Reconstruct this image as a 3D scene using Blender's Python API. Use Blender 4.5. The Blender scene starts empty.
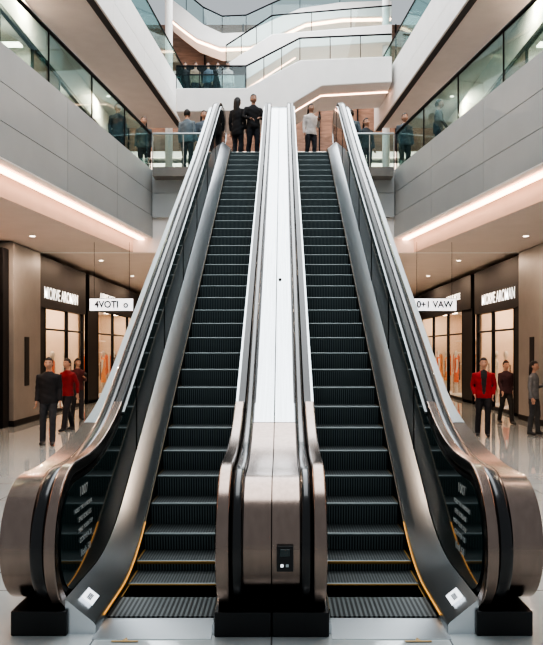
import bpy, bmesh, math, random
from mathutils import Vector, Matrix
random.seed(7)
scene = bpy.context.scene
COL = scene.collection

# ------------------------------------------------------------------ materials
def mk(name):
    m = bpy.data.materials.new(name); m.use_nodes = True
    nt = m.node_tree
    return m, nt, nt.nodes["Principled BSDF"]

def pmat(name, col, rough=0.5, metal=0.0, var=0.0, vscale=3.0, coat=0.0, bump=0.0, stretch=None, spec=0.5):
    m, nt, b = mk(name)
    b.inputs["Base Color"].default_value = (*col, 1)
    b.inputs["Roughness"].default_value = rough
    b.inputs["Metallic"].default_value = metal
    b.inputs["Coat Weight"].default_value = coat
    b.inputs["Specular IOR Level"].default_value = spec
    if var > 0 or bump > 0:
        tc = nt.nodes.new("ShaderNodeTexCoord"); mp = nt.nodes.new("ShaderNodeMapping")
        nt.links.new(tc.outputs["Object"], mp.inputs["Vector"])
        if stretch: mp.inputs["Scale"].default_value = stretch
        n = nt.nodes.new("ShaderNodeTexNoise"); n.inputs["Scale"].default_value = vscale
        n.inputs["Detail"].default_value = 4
        nt.links.new(mp.outputs["Vector"], n.inputs["Vector"])
        if var > 0:
            r = nt.nodes.new("ShaderNodeValToRGB")
            r.color_ramp.elements[0].position = 0.3; r.color_ramp.elements[1].position = 0.7
            r.color_ramp.elements[0].color = (*[c*(1-var) for c in col], 1)
            r.color_ramp.elements[1].color = (*[min(1, c*(1+var)) for c in col], 1)
            nt.links.new(n.outputs["Fac"], r.inputs["Fac"]); nt.links.new(r.outputs["Color"], b.inputs["Base Color"])
        if bump > 0:
            bp = nt.nodes.new("ShaderNodeBump"); bp.inputs["Strength"].default_value = bump
            bp.inputs["Distance"].default_value = 0.01
            nt.links.new(n.outputs["Fac"], bp.inputs["Height"]); nt.links.new(bp.outputs["Normal"], b.inputs["Normal"])
    return m

def emat(name, col, strength):
    m, nt, b = mk(name)
    b.inputs["Base Color"].default_value = (*col, 1)
    b.inputs["Emission Color"].default_value = (*col, 1)
    b.inputs["Emission Strength"].default_value = strength
    return m

def striped(name, c0, c1, freq, axis=0, rough=0.4, metal=0.5):
    m, nt, b = mk(name)
    tc = nt.nodes.new("ShaderNodeTexCoord"); sx = nt.nodes.new("ShaderNodeSeparateXYZ")
    nt.links.new(tc.outputs["Object"], sx.inputs[0])
    mul = nt.nodes.new("ShaderNodeMath"); mul.operation = 'MULTIPLY'; mul.inputs[1].default_value = freq*2*math.pi
    sn = nt.nodes.new("ShaderNodeMath"); sn.operation = 'SINE'
    ad = nt.nodes.new("ShaderNodeMath"); ad.operation = 'MULTIPLY_ADD'; ad.inputs[1].default_value = .5; ad.inputs[2].default_value = .5
    nt.links.new(sx.outputs[axis], mul.inputs[0]); nt.links.new(mul.outputs[0], sn.inputs[0]); nt.links.new(sn.outputs[0], ad.inputs[0])
    r = nt.nodes.new("ShaderNodeValToRGB")
    r.color_ramp.elements[0].position = .3; r.color_ramp.elements[1].position = .75
    r.color_ramp.elements[0].color = (*c0, 1); r.color_ramp.elements[1].color = (*c1, 1)
    nt.links.new(ad.outputs[0], r.inputs["Fac"]); nt.links.new(r.outputs["Color"], b.inputs["Base Color"])
    b.inputs["Roughness"].default_value = rough; b.inputs["Metallic"].default_value = metal
    return m

def glassmat(name, tint=(.75, .88, .86), refl=0.05, k=.3):
    m = bpy.data.materials.new(name); m.use_nodes = True
    nt = m.node_tree; nt.nodes.clear()
    o = nt.nodes.new("ShaderNodeOutputMaterial"); mx = nt.nodes.new("ShaderNodeMixShader")
    t = nt.nodes.new("ShaderNodeBsdfTransparent"); t.inputs[0].default_value = (*tint, 1)
    g = nt.nodes.new("ShaderNodeBsdfGlossy"); g.inputs["Roughness"].default_value = .02
    g.inputs[0].default_value = (.9, .97, .97, 1)
    lw = nt.nodes.new("ShaderNodeLayerWeight"); lw.inputs[0].default_value = .25
    ad = nt.nodes.new("ShaderNodeMath"); ad.operation = 'MULTIPLY_ADD'; ad.inputs[1].default_value = k; ad.inputs[2].default_value = refl
    ad.use_clamp = True
    nt.links.new(lw.outputs["Fresnel"], ad.inputs[0]); nt.links.new(ad.outputs[0], mx.inputs[0])
    nt.links.new(t.outputs[0], mx.inputs[1]); nt.links.new(g.outputs[0], mx.inputs[2]); nt.links.new(mx.outputs[0], o.inputs[0])
    return m

STEEL = pmat("brushed_steel", (.40, .42, .435), .20, 1.0, .10, 5, stretch=(12, .25, .25))
DECK = pmat("polished_deck_steel", (.64, .67, .69), .28, 1.0)
CLAD = pmat("pale_steel_cladding", (.47, .50, .51), .30, .9)
BRONZE = pmat("bronze_steel", (.25, .195, .168), .21, 1.0, .07, 2, stretch=(12, 12, .5))
RUBBER = pmat("handrail_rubber", (.006, .006, .007), .22, 0, coat=.3)
BLACK = pmat("black_plastic", (.006, .007, .008), .4)
DGLASS = pmat("dark_glass_panel", (.012, .028, .029), .05, 0, coat=.3)
RISER = striped("step_riser", (.03, .042, .044), (.20, .25, .255), 40, 0, .5, .2)
TREAD = striped("step_tread", (.012, .016, .017), (.085, .10, .10), 40, 0, .5, .4)
NOSE = pmat("step_nosing", (.15, .18, .18), .45, .4)
COMB = striped("comb_plate", (.010, .012, .012), (.13, .145, .145), 28, 0, .4, .7)
YEL = pmat("yellow_edge", (.36, .21, .05), .5)
DYEL = pmat("worn_edge_line", (.12, .085, .035), .5)
ORG = emat("amber_skirt_line", (.9, .42, .08), .25)
AMB = pmat("amber_sticker", (.50, .33, .14), .4)
RAILG = glassmat("railing_glass", (.72, .86, .85), .03, .18)
SHOPG = glassmat("shop_glass", (.94, .95, .94), .02, .12)
GREY = pmat("grey_fascia_panel", (.43, .455, .46), .42, .15, .04, 1.2)
JOINT = pmat("panel_joint", (.06, .065, .07), .8)
WHITE = pmat("white_plaster", (.82, .80, .78), .6, 0, .03, 2)
CEIL = pmat("ceiling_paint", (.64, .55, .50), .6, 0, .03, 2)
DARKM = pmat("black_metal", (.010, .010, .012), .55, 0, spec=.2)
BROWN = pmat("brown_panel", (.24, .155, .115), .4, 0, .25, 2, stretch=(1, 1, 6))
COLM = pmat("column_stone", (.20, .19, .18), .4, 0, .08, 2)
CREAM = pmat("shop_interior_wall", (.70, .55, .44), .7)
PEACH = emat("cove_light_strip", (1.0, .60, .42), 6.5)
WARM = emat("shop_light_panel", (1.0, .78, .60), 16.0)
WARMU = emat("gallery_light_panel", (1.0, .78, .64), 8.0)
WARMC = emat("downlight_lens", (1.0, .85, .7), 5.0)
SIGNW = emat("sign_face", (.86, .90, .95), .9)
TXTW = emat("sign_letters", (.95, .95, .92), 1.1)
TXTB = pmat("black_letters", (.01, .015, .03), .5)
TXTG = pmat("pale_print", (.45, .5, .5), .5)
def floor_mat():
    m, nt, b = mk("polished_floor_tile")
    tc = nt.nodes.new("ShaderNodeTexCoord")
    br = nt.nodes.new("ShaderNodeTexBrick")
    br.offset = 0; br.inputs["Scale"].default_value = 1.0
    br.inputs["Brick Width"].default_value = 1.2; br.inputs["Row Height"].default_value = 1.2
    br.inputs["Mortar Size"].default_value = .006
    br.inputs["Color1"].default_value = (.58, .64, .64, 1); br.inputs["Color2"].default_value = (.64, .69, .69, 1)
    br.inputs["Mortar"].default_value = (.18, .19, .19, 1)
    nt.links.new(tc.outputs["Object"], br.inputs["Vector"])
    n = nt.nodes.new("ShaderNodeTexNoise"); n.inputs["Scale"].default_value = 2.0; n.inputs["Detail"].default_value = 6
    nt.links.new(tc.outputs["Object"], n.inputs["Vector"])
    mx = nt.nodes.new("ShaderNodeMix"); mx.data_type = 'RGBA'; mx.blend_type = 'MULTIPLY'; mx.inputs[0].default_value = .3
    nt.links.new(br.outputs["Color"], mx.inputs[6]); nt.links.new(n.outputs["Fac"], mx.inputs[7])
    nt.links.new(mx.outputs[2], b.inputs["Base Color"])
    b.inputs["Roughness"].default_value = .06
    b.inputs["Specular IOR Level"].default_value = .8
    b.inputs["Coat Weight"].default_value = .8; b.inputs["Coat Roughness"].default_value = .03
    return m
TILE = floor_mat()

# ------------------------------------------------------------------ mesh builder
class MB:
    def __init__(s): s.v = []; s.f = []; s.m = []; s.s = []
    def add(s, vs, fs, mat, smooth=False):
        o = len(s.v); s.v += [tuple(v) for v in vs]
        for f in fs: s.f.append([i+o for i in f]); s.m.append(mat); s.s.append(smooth)
    def box(s, x0, x1, y0, y1, z0, z1, mat):
        if x0 > x1: x0, x1 = x1, x0
        v = [(x0,y0,z0),(x1,y0,z0),(x1,y1,z0),(x0,y1,z0),(x0,y0,z1),(x1,y0,z1),(x1,y1,z1),(x0,y1,z1)]
        s.add(v, [(0,3,2,1),(4,5,6,7),(0,1,5,4),(1,2,6,5),(2,3,7,6),(3,0,4,7)], mat)
    def loft(s, rings, mat, smooth=True, caps=True):
        n = len(rings[0]); vs = [p for r in rings for p in r]; fs = []
        for i in range(len(rings)-1):
            for j in range(n):
                k = (j+1) % n
                fs.append((i*n+j, i*n+k, (i+1)*n+k, (i+1)*n+j))
        if caps:
            fs.append(tuple(range(n))[::-1]); fs.append(tuple((len(rings)-1)*n+j for j in range(n)))
        s.add(vs, fs, mat, smooth)
    def tube(s, pts, rad, mat, n=8, flat=1.0, smooth=True):
        pts = [Vector(p) for p in pts]
        if not isinstance(rad, (list, tuple)): rad = [rad]*len(pts)
        rings = []; prev = None
        for i, p in enumerate(pts):
            t = (pts[min(i+1, len(pts)-1)] - pts[max(i-1, 0)]).normalized()
            if prev is None:
                ref = Vector((1,0,0)) if abs(t.x) < .9 else Vector((0,1,0))
                u = (ref - t*ref.dot(t)).normalized()
            else: u = (prev - t*prev.dot(t)).normalized()
            prev = u; w = t.cross(u); r = rad[i]
            rings.append([p + u*math.cos(2*math.pi*k/n)*r + w*math.sin(2*math.pi*k/n)*r*flat for k in range(n)])
        s.loft(rings, mat, smooth)
    def ell(s, c, r, mat, n=12, m=8, fn=None):
        vs = []; fs = []
        for i in range(m+1):
            ph = math.pi*i/m
            for j in range(n):
                th = 2*math.pi*j/n
                d = Vector((math.sin(ph)*math.cos(th), math.sin(ph)*math.sin(th), math.cos(ph)))
                p = Vector((d.x*r[0], d.y*r[1], d.z*r[2]))
                if fn: p = fn(p, d)
                vs.append(Vector(c)+p)
        for i in range(m):
            for j in range(n):
                k = (j+1) % n
                fs.append((i*n+j, (i+1)*n+j, (i+1)*n+k, i*n+k))
        s.add(vs, fs, mat, True)
    def poly(s, pts, y0, y1, mat):
        n = len(pts)
        vs = [(p[0], y0, p[1]) for p in pts]+[(p[0], y1, p[1]) for p in pts]
        fs = [tuple(range(n)), tuple(range(n, 2*n))[::-1]]+[(i, (i+1) % n, (i+1) % n+n, i+n) for i in range(n)]
        s.add(vs, fs, mat)
    def prism(s, pts, z0, z1, mat):
        n = len(pts)
        vs = [(p[0], p[1], z0) for p in pts]+[(p[0], p[1], z1) for p in pts]
        fs = [tuple(range(n))[::-1], tuple(range(n, 2*n))]+[(i, (i+1) % n, (i+1) % n+n, i+n) for i in range(n)]
        s.add(vs, fs, mat)
    def mesh(s, name, recalc=True, sharp=38):
        me = bpy.data.meshes.new(name); me.from_pydata(s.v, [], s.f)
        ms = []
        for m in s.m:
            if m not in ms: ms.append(m)
        for m in ms: me.materials.append(m)
        idx = {m: i for i, m in enumerate(ms)}
        for p, m, sm in zip(me.polygons, s.m, s.s): p.material_index = idx[m]; p.use_smooth = True
        if recalc:
            bm = bmesh.new(); bm.from_mesh(me); bmesh.ops.recalc_face_normals(bm, faces=bm.faces)
            for e in bm.edges:
                if len(e.link_faces) == 2 and e.calc_face_angle(0) > math.radians(sharp): e.smooth = False
            bm.to_mesh(me); bm.free()
        return me
    def build(s, name, parent=None, bevel=0):
        ob = bpy.data.objects.new(name, s.mesh(name)); COL.objects.link(ob)
        if bevel:
            b = ob.modifiers.new("bevel", 'BEVEL'); b.width = bevel; b.segments = 3; b.limit_method = 'ANGLE'; b.angle_limit = math.radians(50)
        if parent: par(ob, parent)
        return ob
def par(ob, p):
    ob.parent = p; ob.matrix_parent_inverse = p.matrix_world.inverted()
def empty(name, loc=(0,0,0)):
    e = bpy.data.objects.new(name, None); e.empty_display_size = .3
    e.location = loc; e.matrix_world = Matrix.Translation(loc); COL.objects.link(e); return e
def text(name, body, loc, rot, size, mat, parent=None, ext=.004, sx=1.0, bold=.012):
    c = bpy.data.curves.new(name, 'FONT'); c.body = body; c.size = size; c.extrude = ext
    c.align_x = 'CENTER'; c.align_y = 'CENTER'; c.offset = size*bold
    c.materials.append(mat)
    o = bpy.data.objects.new(name, c); COL.objects.link(o); o.location = loc; o.rotation_euler = rot; o.scale = (sx, 1, 1)
    if parent: par(o, parent)
    return o

# ------------------------------------------------------------------ escalators
SL = math.tan(math.radians(30)); TOPZ = 7.0
def ramp(Y, c, w=.55):
    ct = c + TOPZ/SL
    def k(d):
        if d < -w: return 0
        if d > w: return d
        return (d+w)**2/(4*w)
    return SL*(k(Y-c) - k(Y-ct))
def nos(Y): return ramp(Y, 6.4)
HB = 1.08
def hr(Y):
    t = min(1, max(0, (Y-14)/4.5)); t = t*t*(3-2*t)
    return ramp(Y, 6.38, .8)+HB+.14*t
HT = HB+.14
YC, RC = 5.38, .465
YE = 19.35
def frange(a, b, d):
    n = max(1, int(round((b-a)/d))); return [a+(b-a)*i/n for i in range(n+1)]

def loop_path(ins):
    r = RC-ins; zc = HB-RC; P = []
    for i in range(25):
        a = math.radians(-100 - 170*i/24.0)
        P.append((YC+r*math.cos(a), zc+r*math.sin(a)))
    for y in frange(YC, YE, .12)[1:]:
        d = .01; s = (hr(y+d)-hr(y-d))/(2*d); L = math.sqrt(1+s*s)
        P.append((y + ins*s/L, hr(y)-ins/L))
    zt = HT-RC+TOPZ
    for i in range(1, 13):
        a = math.radians(90-160*i/12.0)
        P.append((YE+r*math.cos(a), zt+r*math.sin(a)))
    return P

def sweep(mb, path, x0, x1, t, mat, rnd=False):
    n = len(path); rings = []
    xc = (x0+x1)/2; hw = abs(x1-x0)/2
    for i, (y, z) in enumerate(path):
        a = path[max(0, i-1)]; b = path[min(n-1, i+1)]
        ty, tz = b[0]-a[0], b[1]-a[1]; L = math.hypot(ty, tz) or 1; ty /= L; tz /= L
        ny, nz = -tz, ty
        if rnd:
            ring = []
            for k in range(14):
                an = 2*math.pi*k/14
                cx = math.copysign(abs(math.cos(an))**.7, math.cos(an))*hw; cn = math.copysign(abs(math.sin(an))**.7, math.sin(an))*t/2
                ring.append((xc+cx, y+ny*cn, z+nz*cn))
        else:
            ring = [(x0, y, z), (x1, y, z), (x1, y-ny*t, z-nz*t), (x0, y-ny*t, z-nz*t)]
        rings.append(ring)
    mb.loft(rings, mat, smooth=rnd)

def solid(mb, x0, x1, Ys, ft, fb, mat):
    f1 = x1 if callable(x1) else (lambda y: x1)
    mb.loft([[(x0, y, fb(y)), (f1(y), y, fb(y)), (f1(y), y, ft(y)), (x0, y, ft(y))] for y in Ys], mat, smooth=False)

def newel_fns(ins, low, drop=0):
    r = RC-ins; zc = HB-RC; zt = HT-RC+TOPZ
    def ft(y):
        if y < YC: return zc+math.sqrt(max(0, r*r-(YC-y)**2))
        if y > YE: return zt+math.sqrt(max(0, r*r-(y-YE)**2))
        k = min(1, max(0, (y-6.6)/1.0))*drop
        return hr(y)-(ins+k)*math.sqrt(1+((hr(y+.01)-hr(y-.01))/.02)**2)
    def fb(y):
        if y < YC: return zc-math.sqrt(max(0, r*r-(YC-y)**2))
        if y > YE: return zt-math.sqrt(max(0, r*r-(y-YE)**2))
        return max(zc-r, nos(y)-low) if y < 15 else max(nos(y)-low, 0)
    return ft, fb, r
def newel_ys(r, y1=None, y0=None):
    a = [YC-r*math.cos(math.radians(t)) for t in (0, 3, 7, 12, 18, 25, 32, 40, 48, 56, 64, 73, 82)]
    m = frange(YC, YE, .12)
    z = [YE+r*math.sin(math.radians(t)) for t in (10, 20, 30, 40, 50, 60, 70, 78, 84, 90)]
    L = a+m+z
    if y1 is not None: L = [y for y in L if y < y1]+[y1]
    if y0 is not None: L = [y0]+[y for y in L if y > y0]
    return L

def balustrade(parent, s, skirt, d, wdeck, wrim, whr, wclad, tag, wslope=None):
    X = lambda o: s*(skirt+d*o)
    o1, o2, o3, o4 = wdeck, wdeck+wrim, wdeck+wrim+whr, wdeck+wrim+whr+wclad
    def XO(y):
        if wslope is None: return X(o4)
        t = min(1, max(0, (y-5.7)/1.7)); t = t*t*(3-2*t)
        return X(o3+wclad+(wslope-wclad)*t)
    mb = MB(); ys = frange(5.08, 19.9, .12)
    mb.loft([[(X(0), y, max(nos(y)-.35, 0)), (X(o1), y, max(nos(y)-.35, 0)), (X(o1), y, nos(y)+.12+.6*min(o1, .2)), (X(.012), y, nos(y)+.08), (X(0), y, nos(y)+.06)] for y in ys], DECK, smooth=False)
    mb.build("inner_deck_"+tag, parent)
    mb = MB()
    solid(mb, X(-.006), X(0), frange(5.4, 19.6, .15), lambda y: nos(y)+.05, lambda y: nos(y)-.3, BLACK)
    if d > 0: solid(mb, X(-.012), X(-.002), frange(5.30, 6.9, .1), lambda y: nos(y)+.062, lambda y: nos(y)+.05, ORG)
    solid(mb, X(-.010), X(-.002), frange(6.91 if d > 0 else 5.4, 18.9, .15), lambda y: nos(y)+.060, lambda y: nos(y)+.05, DYEL)
    mb.build("skirt_"+tag, parent)
    mb = MB(); ft, fb, r = newel_fns(.08, .2)
    solid(mb, X(o1+.004), X(o1+.016), newel_ys(r), ft, lambda y: max(fb(y), 0.0), DGLASS)
    ft, fb, r = newel_fns(.05, .5)
    solid(mb, X(o1+.02), X(o3+.01), newel_ys(r), ft, fb, BLACK)
    for y in frange(7.6, 18.4, 1.8):
        mb.box(X(o1-.002), X(o1+.006), y, y+.015, nos(y)+.15, hr(y)-.1, BLACK)
    mb.build("glass_panel_"+tag, parent)
    P = loop_path(.022); cut = [i for i, p in enumerate(P) if i > 24 and p[0] > 6.9][0]
    mb = MB(); sweep(mb, P[:cut+1], X(o1), X(o2), -.085, BRONZE); mb.build("newel_rim_"+tag, parent, .012)
    mb = MB(); sweep(mb, P[cut:], X(o1+.03), X(o2), -.045, BLACK)
    sweep(mb, loop_path(.075)[cut:], X(o1-.004), X(o1+.03), -.02, CLAD); mb.build("rail_profile_"+tag, parent)
    mb = MB(); sweep(mb, loop_path(0.0), X(o2+.004), X(o3-.004), .06, RUBBER, True); mb.build("handrail_"+tag, parent)
    ft, fb, r = newel_fns(.03, 1.15, .04)
    mb = MB(); solid(mb, X(o3), XO, newel_ys(r, y1=6.75), ft, fb, BRONZE); mb.build("newel_cladding_"+tag, parent, .035 if d > 0 else .015)
    mb = MB(); solid(mb, X(o3), XO, newel_ys(r, y0=6.76), ft, fb, CLAD if d > 0 else STEEL)
    mb.build("cladding_"+tag, parent, .02)
    mb = MB()
    if d > 0: mb.box(X(o1-.02), X(o4-.04), 5.04, 7.6, 0, .17, BLACK)
    else: mb.box(X(.02), X(o4), 5.02, 7.6, 0, .17, BLACK)
    mb.build("plinth_"+tag, parent, .01)

for s in (-1, 1):
    esc = empty("escalator", (s*.81, 5.0, 0))
    mb = MB(); Y = 5.76; zp = 0.0; P_ = .36; i = 0
    x0, x1 = s*.418, s*1.202
    while Y < 19.3:
        z = nos(Y); rise = z-zp
        prof = [(Y+P_+.03, z-.012), (Y+P_+.03, z), (Y+.02, z), (Y+.006, z-.004), (Y, z-.012), (Y+.003, z-.03), (Y+.010, z-.5*rise-.015), (Y+.022, zp-.03)]
        mts = [None, TREAD, NOSE, NOSE, NOSE, RISER, RISER]
        for k in range(len(prof)-1):
            if mts[k] is None: continue
            a, b = prof[k], prof[k+1]
            mt = mts[k]
            if i < 3 and k in (3, 4): mt = YEL
            mb.add([(x0, a[0], a[1]), (x1, a[0], a[1]), (x1, b[0], b[1]), (x0, b[0], b[1])], [(0, 1, 2, 3)], mt)
        for xe in ((x0, x0+s*.012), (x1-s*.012, x1)):
            mb.box(xe[0], xe[1], Y+.03, Y+P_, z-.004, z+.003, YEL if i < 3 else DYEL)
        zp = z; Y += P_; i += 1
    mb.build("steps", esc)
    mb = MB()
    mb.box(s*.418, s*1.202, 5.38, 5.80, .0, .014, COMB)
    mb.box(s*.40, s*1.22, 19.3, 20.4, TOPZ-.2, TOPZ+.005, COMB)
    mb.build("comb_plate", esc)
    mb = MB()
    solid(mb, s*.2, s*1.65, frange(7.0, 20.2, .3), lambda y: nos(y)-.32, lambda y: nos(y)-1.1, CLAD)
    mb.build("truss_soffit", esc)
    balustrade(esc, s, 1.21, 1, .21, .08, .11, .21, "outer", .09)
    balustrade(esc, s, .41, -1, .04, .09, .09, .187, "inner")
    gx0 = s*(1.21+.21-.001)
    rz = (math.pi/2, 0, math.pi/2 if s < 0 else -math.pi/2)
    for (y, z, b, sz) in ((5.56, .90, "1007", .10), (5.56, .78, "HOLD THE HANDRAIL", .042), (5.60, .70, "EPSE EORLASS", .05), (5.62, .62, "MIND YOUR STEP", .045), (5.62, .54, "CORMEA 20", .055), (5.62, .44, "lloah 50", .075)):
        text("notice_print", b, (gx0, y, z), rz, sz, TXTG, esc, .001, 1.15)
    mb = MB(); mb.box(-.10, .10, -.05, .05, 0, .006, SIGNW)
    for k in range(5): mb.box(-.06+.022*k, -.048+.022*k, -.018, .018, .006, .008, TXTB)
    lab = mb.build("deck_label")
    tilt = math.atan2(.16, .2)
    lab.matrix_world = Matrix.Translation((s*1.315, 5.34, .170)) @ Matrix.Rotation(-s*tilt, 4, 'Y') @ Matrix.Rotation(math.pi/2, 4, 'Z')
    par(lab, esc)
cc = empty("escalator_control_panel", (0, 4.92, .5))
mb = MB(); mb.box(.035, .145, 4.905, 5.0, .48, .65, BLACK); mb.box(.055, .125, 4.898, 4.906, .58, .63, DGLASS)
mb.box(.06, .08, 4.898, 4.906, .51, .53, SIGNW); mb.box(.095, .115, 4.898, 4.906, .51, .53, TXTG)
mb.build("panel_box", cc, .006)
mb = MB(); mb.tube([(.045, 9.6, hr(9.6)-.10), (.045, 9.612, hr(9.612)-.07)], .02, BLACK); mb.build("deck_lock", cc)

# ------------------------------------------------------------------ floors
mb = MB(); mb.box(-9.85, 9.85, -6, 40, -.2, 0, TILE); mb.build("floor")
mb = MB()
for x in (-.98, .98):
    mb.prism([(x-.09, 4.93), (x+.09, 4.93), (x+.09, 4.95), (x+.02, 4.95), (x, 5.0), (x-.02, 4.95), (x-.09, 4.95)], .0065, .008, AMB)
mb.build("floor_sticker")
mb = MB()
for s in (-1, 1): mb.box(s*.41, s*1.21, 4.98, 5.37, 0, .006, DECK)
mb.build("landing_plate")

def gx(s, Y, lvl=2):
    if lvl == 2: return (-3.6 - (21-Y)*.112) if s < 0 else (3.25+(21-Y)*.15)
    return (-4.05-(32-Y)*.075) if s < 0 else (4.05+(32-Y)*.085)
ZF = 7.0; ZB = 5.15; ZC = 4.72

def panels(mb, p0, p1, rows, length, t, out, mat, gap=.012):
    a = Vector((p0[0], p0[1], 0)); b = Vector((p1[0], p1[1], 0)); L = (b-a).length; u = (b-a)/L; n = Vector(out)
    cols = max(1, round(L/length)); w = L/cols
    for r in range(len(rows)-1):
        za, zb = rows[r]+gap/2, rows[r+1]-gap/2
        for c in range(cols):
            q0 = a+u*(c*w+gap/2); q1 = a+u*((c+1)*w-gap/2)
            pts = [(q0+n*t), (q1+n*t), (q1), (q0)]
            mb.prism([(p.x, p.y) for p in pts], za, zb, mat)

for s, nm in ((-1, "left"), (1, "right")):
    yf, yb = 3.0, 21.0
    A = (gx(s, yf), yf); B = (gx(s, yb), yb)
    mb = MB()
    mb.prism([(A[0]+s*.06, A[1]), (B[0]+s*.06, B[1]), (B[0]+s*.06, 34), (s*9.85, 34), (s*9.85, yf)], ZF-.25, ZF, COLM)
    mb.build("floor_upper_"+nm)
    mb = MB()
    o = s*.06
    mb.prism([(A[0]+o, A[1]), (B[0]+o, B[1]), (B[0]+s*.3, B[1]), (A[0]+s*.3, A[1])], ZB+.02, ZF-.26, JOINT)
    panels(mb, (A[0], A[1]), B, [ZB, 5.75, 6.4, ZF+.06], 3.2, .055, (s, 0, 0), GREY)
    mb.build("trim_fascia_"+nm)
    mb = MB()
    def off(k): return [(A[0]+s*k, A[1]), (B[0]+s*k, B[1])]
    a0, b0 = off(.0); a1, b1 = off(.16)
    mb.prism([a0, b0, b1, a1], ZB-.03, ZB, WHITE)
    a2, b2 = off(.24); a3, b3 = off(.40)
    mb.prism([a2, b2, b3, a3], ZB-.08, ZB-.05, PEACH)
    a4, b4 = off(.56)
    mb.prism([a1, b1, b4, a4], ZB-.02, ZB+.0, CEIL)
    mb.prism([a4, b4, (b4[0]+s*.04, b4[1]), (a4[0]+s*.04, a4[1])], ZC, ZB, CEIL)
    mb.build("trim_cove_"+nm)
    mb = MB(); a5, b5 = off(.605)
    mb.prism([a5, b5, (b5[0], 20.95), (s*9.85, 20.95), (s*9.85, yf)], ZC, ZC+.12, CEIL)
    mb.build("ceiling_"+nm)
    rl = empty("glass_railing", (gx(s, 12), 12, ZF))
    mb = MB(); k = .07*s
    mb.prism([(A[0]+k, A[1]), (B[0]+k, B[1]), (B[0]+k+s*.015, B[1]), (A[0]+k+s*.015, A[1])], ZF+.06, ZF+1.08, RAILG); mb.build("glass", rl)
    mb = MB()
    mb.tube([(A[0]+k, A[1], ZF+1.11), (B[0]+k, B[1], ZF+1.11)], .04, DARKM)
    mb.prism([(A[0]+k-s*.02, A[1]), (B[0]+k-s*.02, B[1]), (B[0]+k+s*.04, B[1]), (A[0]+k+s*.04, A[1])], ZF, ZF+.09, DARKM)
    for y in frange(yf, yb, 2.4):
        x = gx(s, y)+k; mb.box(x-.01, x+.018, y-.01, y+.01, ZF, ZF+1.1, DARKM)
    mb.build("rail", rl)
    rl = empty("glass_railing", (s*2.7, 21, ZF))
    xa, xb = s*1.86, gx(s, 21)
    mb = MB(); mb.box(xa, xb, 21.0, 21.015, ZF+.06, ZF+1.06, RAILG); mb.build("glass", rl)
    mb = MB(); mb.tube([(xa, 21, ZF+1.09), (xb, 21, ZF+1.09)], .028, CLAD)
    for x in (xa, (xa+xb)/2, xb): mb.tube([(x, 21, ZF), (x, 21, ZF+1.09)], .018, CLAD)
    mb.build("rail", rl)
    A3 = (gx(s, 4, 3), 4); B3 = (gx(s, 32, 3), 32)
    mb = MB()
    panels(mb, A3, B3, [11.4, 12.1, 13.0], 3.4, .06, (s, 0, 0), WHITE)
    mb.prism([(A3[0]+s*.06, 4), (B3[0]+s*.06, 32), (B3[0]+s*.28, 32), (A3[0]+s*.28, 4)], 11.42, 12.95, JOINT)
    mb.build("trim_upper_fascia_"+nm)
    mb = MB()
    mb.prism([(A3[0]+s*.3, 4), (B3[0]+s*.3, 32), (s*9.85, 32), (s*9.85, 4)], 11.55, 11.8, WHITE)
    mb.build("ceiling_upper_"+nm)
    rl = empty("glass_railing", (s*5, 18, 13))
    mb = MB(); mb.prism([(A3[0]+k, 4), (B3[0]+k, 32), (B3[0]+k+s*.015, 32), (A3[0]+k+s*.015, 4)], 13.0, 14.0, RAILG)
    mb.tube([(A3[0]+k, 4, 14.03), (B3[0]+k, 32, 14.03)], .03, DARKM); mb.build("glass", rl)
    mb = MB(); mb.box(s*9.9, s*10.1, 3, 44, 0, 18, CREAM); mb.build("wall_"+nm)
    uw = empty("upper_shopfront", (s*7, 20, ZF))
    mb = MB(); X7 = s*7.0
    y = 6.0; kk = 0
    pat = [BROWN, SHOPG, SHOPG, DGLASS, SHOPG, SHOPG, BROWN, SHOPG, SHOPG, DGLASS, SHOPG]
    while y < 31:
        mb.box(X7, X7+s*.04, y+.04, y+2.46, ZF+.12, 10.5, pat[kk % len(pat)])
        mb.box(X7-s*.02, X7+s*.05, y-.04, y+.04, ZF+.01, 11.5, DARKM)
        y += 2.5; kk += 1
    mb.box(X7-s*.03, X7+s*.07, 6, 31.4, 10.62, 11.52, WHITE); mb.box(X7-s*.04, X7+s*.08, 6, 31.4, 10.5, 10.62, DARKM)
    mb.box(X7-s*.04, X7+s*.08, 6, 31.4, ZF+.01, ZF+.12, DARKM)
    mb.build("front", uw)
    mb = MB()
    for y in frange(8, 30, 2.75): mb.box(s*7.6, s*9.2, y-.15, y+.15, 10.9, 10.95, WARMU)
    mb.box(s*9.6, s*9.8, 6, 31, ZF+.05, 11.4, CREAM)
    for y in frange(7.5, 30, 2.2):
        mb.box(s*8.9, s*9.3, y-.5, y+.5, ZF+.02, ZF+random.uniform(1.2, 2.6), random.choice([BROWN, WHITE, DARKM]))
    mb.build("interior_display", uw)

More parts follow.
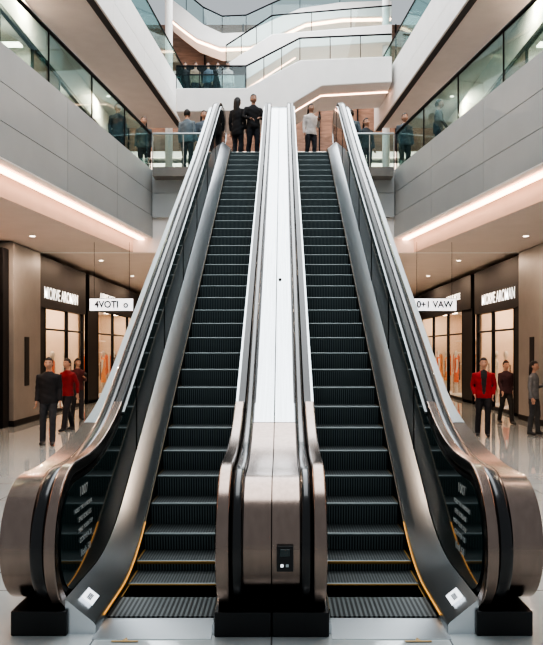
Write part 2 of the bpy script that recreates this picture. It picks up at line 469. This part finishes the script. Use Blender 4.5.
mb = MB(); mb.box(-3.5, 3.15, 20.4, 34, ZF-.25, ZF, COLM); mb.build("floor_landing")
mb = MB()
for s in (-1, 1):
    xe = -3.6 if s < 0 else 3.25
    mb.box(s*1.74, xe, 20.95, 21.15, 5.72, ZF-.26, JOINT)
    w = (abs(xe)-1.74)/2
    for c in range(2):
        for (za, zb) in ((5.7, 6.38), (6.39, ZF+.05)):
            mb.box(s*(1.74+c*w+.006), s*(1.74+(c+1)*w-.006), 20.9, 20.95, za, zb, GREY)
mb.build("trim_landing_fascia")
mb = MB(); mb.box(-9.8, 9.8, 21.2, 39.9, 4.85, 4.97, CEIL)
mb.box(-9.8, 9.8, 21.0, 21.2, 4.72, 5.72, WHITE); mb.build("ceiling_back")
mb = MB(); mb.box(-9.9, 9.9, 40, 40.2, 0, 4.85, CREAM); mb.build("wall_back")
mb = MB(); mb.box(-9.9, 9.9, 44, 44.2, 4.9, 20, WHITE); mb.build("wall_back_upper")

# ------------------------------------------------------------------ ground shops
def garment(mb, x, y, z, h, mat, w=.2):
    prof = [(0, .03, .02), (-.04, .11, .05), (-.10, w*.85, .07), (-.35*h, w*.62, .06), (-.6*h, w*.85, .07), (-h, w*1.15, .09)]
    rings = []
    for dz, hy, hx in prof:
        rings.append([(x+hx*math.cos(a), y+hy*math.sin(a), z+dz) for a in [2*math.pi*k/10 for k in range(10)]])
    mb.loft(rings, mat)
CLO = [pmat("garment_"+n, c, .8) for n, c in (("coral", (.75, .16, .07)), ("orange", (.85, .32, .12)), ("cream", (.7, .6, .5)), ("charcoal", (.05, .05, .06)), ("rust", (.45, .12, .06)), ("white", (.75, .72, .7)))]
MANQ = pmat("mannequin_white", (.6, .56, .52), .4)
def mannequin(mb, x, y, mat, z0=.12):
    mb.box(x-.2, x+.2, y-.2, y+.2, z0-.1, z0, WHITE)
    mb.tube([(x, y, z0), (x, y, z0+.7)], .015, STEEL)
    mb.ell((x, y, z0+1.68), (.08, .09, .12), MANQ, 10, 8)
    mb.tube([(x, y, z0+1.45), (x, y, z0+1.6)], .045, MANQ)
    for k in (-1, 1):
        mb.tube([(x, y+k*.16, z0+1.42), (x, y+k*.22, z0+1.15), (x-.05, y+k*.22, z0+.88)], [.045, .04, .03], MANQ)
        mb.tube([(x, y+k*.08, z0+.8), (x, y+k*.08, z0+.4), (x, y+k*.09, z0)], [.07, .05, .035], MANQ)
    garment(mb, x, y, z0+1.52, 1.05, mat, .22)
for s, nm in ((-1, "left"), (1, "right")):
    X7 = s*7.0
    mb = MB(); mb.box(X7, X7+s*.3, 3, 18.3, 0, ZC-.01, BROWN if s < 0 else DARKM); mb.build("wall_shopfront_"+nm)
    mb = MB(); mb.box(X7-s*.15, X7+s*.5, 18.35, 18.75, 0, 4.5, DARKM)
    mb.box(X7-s*.25, X7+s*.5, 18.8, 20.9, 0, 4.7, COLM); mb.box(X7-s*.27, X7+s*.5, 18.78, 20.92, 0, .15, DARKM)
    mb.box(X7-s*.262, X7-s*.24, 19.6, 19.95, 1.0, 2.3, DARKM)
    mb.build("clad_column", None, .01)
    specs = [(21.0, 26.2, 3.2, "MIORVE AROMAN", [0, .18, .62, 1.0]), (26.7, 39.5, 3.45, "AVENUE MODE", [0, .12, .32, .55, .78, 1.0])]
    for n_, (ya, yb, zh, tx, ms) in enumerate(specs):
        sh = empty("shopfront", (X7, (ya+yb)/2, 0)); mb = MB()
        mb.box(X7-s*.12, X7+s*.12, ya, yb, zh, 4.68, DARKM)
        mb.box(X7-s*.05, X7+s*.05, ya, yb, 0, .1, DARKM)
        for q, fr in enumerate(ms):
            yy = ya+(yb-ya)*fr; t = .12 if q in (0, len(ms)-1) else .045
            mb.box(X7-s*.06, X7+s*.04, max(ya, yy-t), min(yb, yy+t), 0, zh, DARKM)
        mb.box(X7-s*.04, X7+s*.04, ya, yb, 2.55, 2.60, DARKM)
        mb.box(X7-s*.05, X7+s*.05, ya, ya+(yb-ya)*ms[1], 0, zh, DARKM)
        for q in range(1, len(ms)-1):
            yy = ya+(yb-ya)*ms[q]+.25
            mb.tube([(X7-s*.09, yy, .8), (X7-s*.09, yy, 1.5)], .018, STEEL)
        mb.build("frame", sh)
        mb = MB(); mb.box(X7, X7+s*.02, ya, yb, .1, zh, SHOPG); mb.build("glazing", sh)
        mb = MB()
        mb.box(X7+s*2.6, X7+s*2.7, ya, yb, .005, 4.6, CREAM)
        mb.box(X7+s*.13, X7+s*2.6, ya, ya+.05, .005, 4.6, CREAM); mb.box(X7+s*.13, X7+s*2.6, yb-.05, yb, .005, 4.6, CREAM)
        mb.box(X7+s*.13, X7+s*2.6, ya+.05, yb-.05, zh+.35, zh+.45, WHITE)
        nb = 3 if n_ == 0 else 6
        for q in range(nb):
            yy = ya+(yb-ya)*(q+.5)/nb
            mb.box(X7+s*.4, X7+s*1.6, yy-.3, yy+.3, zh+.29, zh+.34, WARM)
        for z in (1.2, 1.8, 2.4): mb.box(X7+s*2.25, X7+s*2.58, ya+.4, yb-.4, z, z+.03, WHITE)
        mb.build("interior", sh)
        mb = MB()
        for q in range(nb+1):
            yy = ya+(yb-ya)*(q+.5)/(nb+1)
            cm = CLO[(q*2+n_+2) % 6] if s < 0 else CLO[(q % 2)] if n_ == 1 else CLO[2+q % 3]
            mannequin(mb, X7+s*.45, yy+random.uniform(-.15, .15), cm)
            xr = X7+s*1.3
            mb.tube([(xr, yy-.5, 1.75), (xr, yy+.5, 1.75)], .015, STEEL)
            for t in (-.5, .5): mb.tube([(xr, yy+t, 0.005), (xr, yy+t, 1.75)], .015, STEEL)
            for g in range(6):
                garment(mb, xr, yy-.4+.16*g, 1.72, random.uniform(.8, 1.2), random.choice(CLO if s < 0 else CLO[:3]+CLO[4:5]), .12)
        mb.build("display_clothes", sh)
        rz = (math.pi/2, 0, math.pi/2 if s < 0 else -math.pi/2)
        if n_ == 0: text("sign_letters", tx, (X7-s*.125, 23.4, 3.62), rz, .50, TXTW, sh, .004, .88, .004)
        else: text("sign_letters", tx, (X7-s*.125, 29.5, 4.0), rz, .36, TXTW, sh, .004, 1.0, .004)

    hx = -4.30 if s < 0 else 3.98
    hs = empty("hanging_sign", (hx, 19, 3.1)); mb = MB()
    mb.box(hx-.57, hx+.57, 18.96, 19.04, 2.94, 3.28, DARKM)
    mb.box(hx-.555, hx+.555, 18.945, 18.96, 2.955, 3.265, SIGNW)
    for t in (-.45, .45): mb.tube([(hx+t, 19, 3.28), (hx+t, 19, ZC)], .005, DARKM)
    mb.build("sign_board", hs, .008)
    text("sign_text", "4VOTI  o" if s < 0 else "0+1 VAW", (hx, 18.94, 3.11), (math.pi/2, 0, 0), .24, TXTB, hs, .002, .92, .03)

# ------------------------------------------------------------------ upper sculptural ramps
SC = 740/28.0
def ip(px, py): return ((px-282)/SC+.07, 1.95+(350-py)/SC)
rm = empty("zigzag_staircase", (0, 29, 12))
bands = [
 ([(176, 88), (246, 88), (300, 60), (392, 56), (392, 82), (322, 86), (282, 110), (176, 112)], 28.0, 31.0, WHITE),
 ([(226, 64), (272, 34), (392, 24), (392, 42), (296, 48), (246, 80), (226, 80)], 32.9, 35.0, WHITE),
]
arc = [(168, -4), (186, 10), (203, 24), (222, 33), (246, 32), (272, 20), (300, 8), (340, 2), (392, 0)]
low = [(392, 16), (344, 17), (306, 22), (280, 34), (250, 46), (220, 47), (196, 38), (180, 26), (168, 16)]
bands.append((arc+low, 36.2, 38.0, WHITE))
for q, (pts, y0, y1, mt) in enumerate(bands):
    mb = MB(); k = y0/28.0
    P = [((ip(a, b)[0]-.07)*k+.07, 1.95+(ip(a, b)[1]-1.95)*k) for a, b in pts]
    if q == 2:
        n = len(arc)
        rings = [[(P[i][0], y0, P[i][1]), (P[i][0], y1, P[i][1]), (P[2*n-1-i][0], y1, P[2*n-1-i][1]), (P[2*n-1-i][0], y0, P[2*n-1-i][1])] for i in range(n)]
        mb.loft(rings, mt)
        for i in range(n-1):
            u, v = P[2*n-1-i], P[2*n-2-i]
            mb.add([(u[0], y0+.2, u[1]-.02), (v[0], y0+.2, v[1]-.02), (v[0], y0+.5, v[1]-.02), (u[0], y0+.5, u[1]-.02)], [(0, 1, 2, 3)], PEACH)
    else: mb.poly(P, y0, y1, mt)
    mb.build("parapet_%d" % q, rm, .04)
    mb = MB(); top = P[:4] if q == 0 else P[:3] if q == 1 else P[:9]
    for a, b in zip(top[:-1], top[1:]):
        mb.add([(a[0], y0+.1, a[1]), (b[0], y0+.1, b[1]), (b[0], y0+.1, b[1]+.85), (a[0], y0+.1, a[1]+.85)], [(0, 1, 2, 3)], RAILG)
        mb.tube([(a[0], y0+.1, a[1]+.87), (b[0], y0+.1, b[1]+.87)], .035, DARKM)
        for t in ((0, .33, .66) if q < 2 else (0,)):
            x = a[0]+(b[0]-a[0])*t; z = a[1]+(b[1]-a[1])*t; mb.tube([(x, y0+.1, z), (x, y0+.1, z+.87)], .015, DARKM)
    mb.build("balustrade_%d" % q, rm)
mb = MB()
for q, (pts, y0, y1, mt) in enumerate(bands[:2]):
    k = y0/28.0
    T = lambda p: ((p[0]-.07)*k+.07, 1.95+(p[1]-1.95)*k)
    a, b, c = T(ip(*pts[5])), T(ip(*pts[6])), T(ip(*pts[4]))
    for u, v in ((a, b), (c, a)):
        mb.add([(u[0], y0+1.0, u[1]-.03), (v[0], y0+1.0, v[1]-.03), (v[0], y0+1.1, v[1]-.03), (u[0], y0+1.1, u[1]-.03)], [(0, 1, 2, 3)], PEACH)
mb.build("underside_light", rm)
mb = MB(); mb.box(-9, 9, 38.0, 38.3, 7.0, 11.0, BROWN); mb.box(-9, 9, 38.2, 40, 11.0, 11.6, WHITE); mb.box(-9, 9, 37.0, 38, 10.93, 10.99, WARMU)
mb.box(-9, 9, 38.8, 39.1, 12.2, 19, BROWN); mb.box(-9, 9, 38.3, 38.7, 15.6, 16.4, WHITE); mb.box(-9, 9, 38.3, 38.5, 15.5, 15.56, PEACH)
for x in frange(-8, 8, 2): mb.box(x, x+.08, 37.9, 38, 7, 11, DARKM); mb.box(x, x+.06, 38.7, 38.8, 12.2, 19, DARKM)
mb.box(-9, 9, 34.1, 43.9, 6.75, 7, COLM); mb.box(-9, 9, 38.2, 43.9, 11.9, 12.2, WHITE)
mb.build("wall_gallery_back")
for x in (-5.02, 4.75):
    mb = MB(); mb.tube([(x, 33.3, 7), (x, 33.3, 18)], .17, WHITE, 20); mb.build("round_column")

# ------------------------------------------------------------------ downlights
def dl(x, y, z, e, size=.12, col=(1, .73, .54)):
    l = bpy.data.lights.new("downlight", 'AREA'); l.shape = 'DISK'; l.size = size; l.energy = e; l.color = col
    o = bpy.data.objects.new("downlight", l); COL.objects.link(o); o.location = (x, y, z-.016)
    mb = MB(); mb.tube([(0, 0, -.008), (0, 0, 0)], size*.55, WARMC, 16)
    f = mb.build("downlight_fixture"); f.location = (x, y, z-.001)
for s in (-1, 1):
    for y in (9, 13.5, 18): dl(s*6.0, y, ZC, 95)
    for y in (24, 29, 34): dl(s*5.8, y, 4.85, 95)
    for y in (12, 20, 28): dl(s*6.5, y, 11.55, 170)
for x in (-2, 2): dl(x, 24, 4.85, 60); dl(x, 30, 4.85, 60)

def area(name, loc, rot, sx, sy, e, col):
    l = bpy.data.lights.new(name, 'AREA'); l.shape = 'RECTANGLE'; l.size = sx; l.size_y = sy; l.energy = e; l.color = col
    o = bpy.data.objects.new(name, l); COL.objects.link(o); o.location = loc; o.rotation_euler = rot
area("skylight", (0, 18, 19.5), (0, 0, 0), 8, 34, 3500, (.95, .98, 1.0))
w = bpy.data.worlds.new("World"); scene.world = w; w.use_nodes = True
bg = w.node_tree.nodes["Background"]; bg.inputs[0].default_value = (.88, .94, 1.0, 1); bg.inputs[1].default_value = .42

# ------------------------------------------------------------------ people
def hand(mb, wrist, d, side, mat):
    w = Vector(wrist); d = Vector(d).normalized()
    f = Vector((0, -1, 0)); f = (f-d*f.dot(d)).normalized()
    n = d.cross(f)*side
    def ring(c, a, b): return [c+f*math.cos(t)*a+n*math.sin(t)*b for t in [2*math.pi*k/8 for k in range(8)]]
    mb.loft([ring(w-d*.03, .026, .022), ring(w+d*.02, .033, .018), ring(w+d*.06, .041, .016), ring(w+d*.088, .038, .013)], mat)
    curl = -n
    for i, (L, o) in enumerate(((.068, .030), (.078, .011), (.072, -.009), (.056, -.028))):
        b = w+d*.082+f*o
        p1 = b+d*L*.45+curl*.006; p2 = p1+d*L*.32+curl*.016; p3 = p2+d*L*.18+curl*.018
        mb.tube([b, p1, p2, p3], [.0095, .009, .008, .006], mat, 6)
    b = w+d*.025+f*.028; p1 = b+d*.03+f*.024; p2 = p1+d*.034+f*.008+curl*.008
    mb.tube([b, p1, p2], [.012, .011, .008], mat, 6)
def seg_d(p, a, b):
    ab = b-a; t = max(0, min(1, (p-a).dot(ab)/ab.length_squared)); return (p-(a+ab*t)).length

def person(name, loc, yaw, height, top, pants, hair, skin=(.42, .25, .18), pose="stand", long_hair=False, hem=.86, shoes=(.02, .02, .02), build=1.0, inner=None):
    M = {k: pmat(name+"_"+k, c, r, 0, v, 14, bump=bp) for k, c, r, v, bp in (("top", top, .8, .15, .3), ("trousers", pants, .85, .15, .3), ("hair", hair, .6, .2, 0), ("skin", skin, .5, 0, 0), ("shoes", shoes, .4, 0, 0))}
    if inner: M["inner"] = pmat(name+"_shirt", inner, .8)
    st = {"stand": ((.09, .0), (.10, .02)), "walk": ((.07, -.20), (.07, .24)), "relax": ((.08, -.07), (.13, .05))}
    (lx, ly), (rx, ry) = st["walk" if pose == "walk" else "relax" if pose in ("phone", "pocket", "hips", "relax") else "stand"]
    V = Vector
    drop = .03 if pose == "walk" else 0
    legs = []
    for sx, (fx, fy) in ((1, (lx, ly)), (-1, (rx, ry))):
        hip = V((sx*.09, 0, .90-drop)); ank = V((sx*fx, fy, .085))
        knee = (hip+ank)/2+V((0, -.035-(.03 if fy > .1 else 0), .02)); legs.append((hip, knee, ank, sx))
    arms = []
    for sx in (1, -1):
        sh = V((sx*.172*build, .012, 1.385-drop))
        if pose == "walk": el = V((sx*.225, .02+sx*.08, 1.12)); wr = V((sx*.23, -.06+sx*.16, .89))
        elif pose == "phone" and sx > 0: el = V((.225, -.02, 1.12)); wr = V((.11, -.27, 1.22))
        elif pose == "pocket": el = V((sx*.25, .06, 1.13)); wr = V((sx*.20, -.06, .93))
        elif pose == "hips": el = V((sx*.27, -.02, 1.14)); wr = V((sx*.13, -.19, 1.10 if sx > 0 else 1.06))
        else: el = V((sx*.218, .02, 1.12)); wr = V((sx*.228, -.05, .88))
        arms.append((sh, el, wr, sx))
    mb = MB(); B = build; dm = M["top"]
    def ring(z, a, b, y=0): return [(a*math.cos(t), y+b*math.sin(t), z) for t in [2*math.pi*k/20 for k in range(20)]]
    tor = [(hem, .165*B, .122), (hem+.08, .165*B, .12), (1.02, .155*B, .112), (1.12, .152*B, .108), (1.25, .168*B, .118), (1.34, .178*B, .115), (1.395, .165*B, .098), (1.435, .120, .08), (1.465, .078, .066)]
    mb.loft([ring(z-drop, a, b) for z, a, b in tor], dm)
    mb.loft([ring(z-drop, a, b) for z, a, b in ((.82, .10, .09), (.88, .152, .11), (.98, .148, .105))], dm)
    mb.tube([(0, .012, 1.40-drop), (0, .0, 1.57-drop)], [.056, .052], dm, 12)
    mb.tube([(0, .012, 1.43-drop), (0, .008, 1.475-drop)], [.076, .068], dm, 12)
    for h, k, a, sx in legs:
        c1 = (k+a)/2+V((0, .015, .05))
        mb.tube([h+V((0, 0, .04)), (h+k)/2, k, c1, a+V((0, 0, -.005))], [.092, .084, .067, .064, .060], dm, 12)
        mb.tube([a+V((0, .055, -.035)), a+V((0, 0, -.035)), a+V((sx*.008, -.09, -.045)), a+V((sx*.012, -.165, -.052))], [.042, .05, .046, .032], dm, 10, .9)
    for sh, el, wr, sx in arms:
        mb.tube([sh+V((-sx*.06, 0, .008)), sh, (sh+el)/2, el, (el+wr)/2, wr], [.045, .056, .053, .048, .044, .038], dm, 12)
    ob = bpy.data.objects.new("tmp", mb.mesh("tmp")); COL.objects.link(ob)
    rmd = ob.modifiers.new("r", 'REMESH'); rmd.mode = 'VOXEL'; rmd.voxel_size = .015
    sm = ob.modifiers.new("s", 'SMOOTH'); sm.factor = .5; sm.iterations = 5
    dg = bpy.context.evaluated_depsgraph_get(); me = bpy.data.meshes.new_from_object(ob.evaluated_get(dg))
    bpy.data.objects.remove(ob)
    out = MB()
    for p in me.polygons:
        c = p.center
        da = min(min(seg_d(c, sh, el), seg_d(c, el, wr))-.055 for sh, el, wr, sx in arms)
        dl_ = min(min(seg_d(c, h, k), seg_d(c, k, a))-.07 for h, k, a, sx in legs)
        if inner and c.y < -.04 and .95 < c.z < 1.49 and abs(c.x) < .025+.05*(c.z-.95)/.5 and da > -.01: mt = M["inner"]
        elif c.z > 1.475-drop and abs(c.x) < .09: mt = M["skin"]
        elif da < dl_: mt = M["top"]
        elif c.z > hem-drop-.002: mt = M["top"]
        elif c.z < .075: mt = M["shoes"]
        else: mt = M["trousers"]
        out.f.append(list(p.vertices)); out.m.append(mt); out.s.append(True)
    for v in me.vertices:
        q = v.co.copy()
        if .12 < q.z < 1.42:
            a = .0022*math.sin(q.z*55+q.x*22)+.002*math.sin(q.z*31-q.y*40+q.x*9)
            r = Vector((q.x - (.09 if q.x > 0 else -.09)*(q.z < .8), q.y, 0))
            if r.length > .01: q += r.normalized()*a
        out.v.append(tuple(q))
    bpy.data.meshes.remove(me)
    for sh, el, wr, sx in arms: hand(out, wr, wr-el, sx, M["skin"])
    hz = 1.633-drop
    def hf(p, d):
        q = p.copy()
        if d.z < -.1: q.x *= 1-.30*(-d.z-.1); q.y = q.y*(1-.10*(-d.z)) - (.012 if d.y < 0 else -.0)
        if d.y < -.2:
            if abs(d.x) < .22 and -.45 < d.z < .10: q.y -= .017*(1-abs(d.x)/.22)*(1-abs(d.z+.25)/.4 if abs(d.z+.25) < .4 else 0)
            if .12 < abs(d.x) < .5 and -.02 < d.z < .25: q.y += .007
        return q
    hy = -.012
    out.ell((0, hy, hz), (.081, .100, .122), M["skin"], 28, 22, hf)
    EW = pmat(name+"_eye", (.6, .58, .55), .3); EB = M["hair"]; LP = pmat(name+"_lips", (skin[0]*.9, skin[1]*.6, skin[2]*.6), .5)
    for sx in (-1, 1):
        out.ell((sx*.031, hy-.083, hz+.008), (.013, .008, .005), EW, 8, 6)
        out.ell((sx*.031, hy-.089, hz+.008), (.005, .004, .005), BLACK, 8, 6)
        out.ell((sx*.032, hy-.089, hz+.028), (.019, .006, .004), EB, 8, 6)
        out.ell((sx*.082, hy+.008, hz-.008), (.010, .018, .030), M["skin"], 8, 6)
    out.ell((0, hy-.089, hz-.058), (.024, .008, .007), LP, 10, 6)
    def hh(p, d):
        q = p.copy()
        cut = .46 if d.y < -.35 else (.05 if d.y < .1 else -.55)
        if d.z < cut: q *= .80
        return q
    out.ell((0, hy+.006, hz+.008), (.088, .106, .126), M["hair"], 48, 36, hh)
    if long_hair:
        rings = []
        for z, a, b, y in ((hz+.06, .084, .07, .03), (hz-.04, .092, .06, .045), (hz-.15, .094, .045, .06), (hz-.27, .078, .03, .075), (hz-.33, .04, .02, .08)):
            rings.append([(a*math.cos(t), y+b*math.sin(t), z) for t in [2*math.pi*k/14 for k in range(14)]])
        out.loft(rings, M["hair"])
    if pose == "phone":
        out.box(.07, .14, -.36, -.35, 1.22, 1.36, BLACK)
    o = bpy.data.objects.new(name, out.mesh(name, False)); COL.objects.link(o)
    k = height/1.76; o.scale = (k, k, k); o.location = loc; o.rotation_euler = (0, 0, yaw)
    return o
BLK = (.012, .013, .016); HAIR = (.012, .009, .008)
person("man", (-4.72, 15.2, 0), .15, 1.80, (.010, .011, .015), (.03, .034, .042), HAIR, pose="relax", hem=.84, build=1.12)
person("man", (-5.12, 17.9, 0), -.5, 1.78, (.20, .010, .016), (.015, .015, .02), HAIR, pose="walk", build=1.05)
person("woman", (-5.62, 20.6, 0), .6, 1.72, (.07, .014, .018), (.02, .02, .025), HAIR, pose="phone", long_hair=True, build=.95)
person("man", (4.62, 16.7, 0), -.2, 1.78, (.27, .010, .018), (.013, .013, .017), HAIR, pose="pocket", build=1.15, inner=(.015, .015, .018))
person("woman", (5.85, 17.0, 0), .9, 1.70, (.14, .15, .16), (.05, .055, .06), HAIR, pose="phone", long_hair=True, build=.95)
person("man", (6.0, 19.6, 0), .2, 1.70, (.05, .02, .025), (.02, .02, .02), HAIR, pose="walk")
Z7 = TOPZ+.006
person("woman", (-1.13, 19.95, Z7), 2.7, 1.76, BLK, (.02, .022, .03), HAIR, pose="stand", long_hair=True, hem=.72)
person("man", (-.70, 19.9, Z7), .3, 1.82, (.012, .013, .016), (.02, .022, .03), HAIR, pose="hips", build=1.1)
person("woman", (.86, 20.2, Z7), .4, 1.66, (.55, .52, .50), (.03, .032, .04), HAIR, pose="phone", long_hair=True)
person("man", (-2.66, 21.3, ZF), 2.9, 1.88, (.13, .17, .20), (.03, .035, .04), HAIR, build=1.08)
person("woman", (-2.18, 21.35, ZF), .3, 1.86, (.10, .13, .16), (.03, .03, .04), HAIR, long_hair=True)
person("man", (2.05, 21.3, ZF), 3.0, 1.88, (.07, .10, .12), (.03, .035, .04), HAIR, pose="pocket", build=1.08)
person("woman", (2.55, 21.8, ZF), .3, 1.78, (.04, .05, .06), (.03, .03, .04), HAIR, long_hair=True)
person("man", (3.65, 21.6, ZF), .2, 1.86, (.06, .08, .10), (.03, .035, .04), HAIR, build=1.05)
person("woman", (-4.0, 21.8, ZF), .2, 1.82, (.06, .08, .09), (.02, .02, .03), HAIR, long_hair=True)
person("man", (-4.5, 20.6, ZF), .5, 1.82, (.03, .04, .05), (.02, .02, .03), HAIR, pose="relax")
person("man", (4.35, 20.2, ZF), 1.4, 1.82, (.03, .04, .05), (.02, .02, .03), HAIR, pose="walk")
z3 = 12.55
mb = MB(); mb.box(-4.6, -1.5, 31.2, 32.6, z3-.25, z3, WHITE); mb.box(-4.6, -1.5, 32.6, 32.75, z3-.25, z3+1.9, DARKM); mb.build("floor_bridge")
for x, c in ((-4.1, BLK), (-3.65, (.30, .20, .15)), (-3.1, (.12, .14, .18)), (-2.7, BLK), (-2.25, (.35, .33, .33))):
    person("man", (x, 31.8, z3), random.uniform(-.6, .6), 1.75, c, (.02, .02, .03), HAIR)
rl = empty("glass_railing", (-3, 31.3, z3)); mb = MB(); mb.box(-4.6, -1.5, 31.25, 31.27, z3, z3+1.0, RAILG)
mb.tube([(-4.6, 31.26, z3+1.03), (-1.5, 31.26, z3+1.03)], .03, DARKM); mb.build("glass", rl)

# ------------------------------------------------------------------ camera
cam = bpy.data.cameras.new("Camera"); co = bpy.data.objects.new("Camera", cam); COL.objects.link(co)
co.location = (.07, 0, 1.95); co.rotation_euler = (math.pi/2, 0, 0)
cam.lens = 740/645*36; cam.sensor_width = 36; cam.shift_y = 27.5/645; cam.shift_x = -10.5/645
cam.clip_end = 200
scene.camera = co
scene.view_settings.view_transform = 'AgX'
scene.view_settings.look = 'AgX - High Contrast'
scene.view_settings.exposure = 0.22
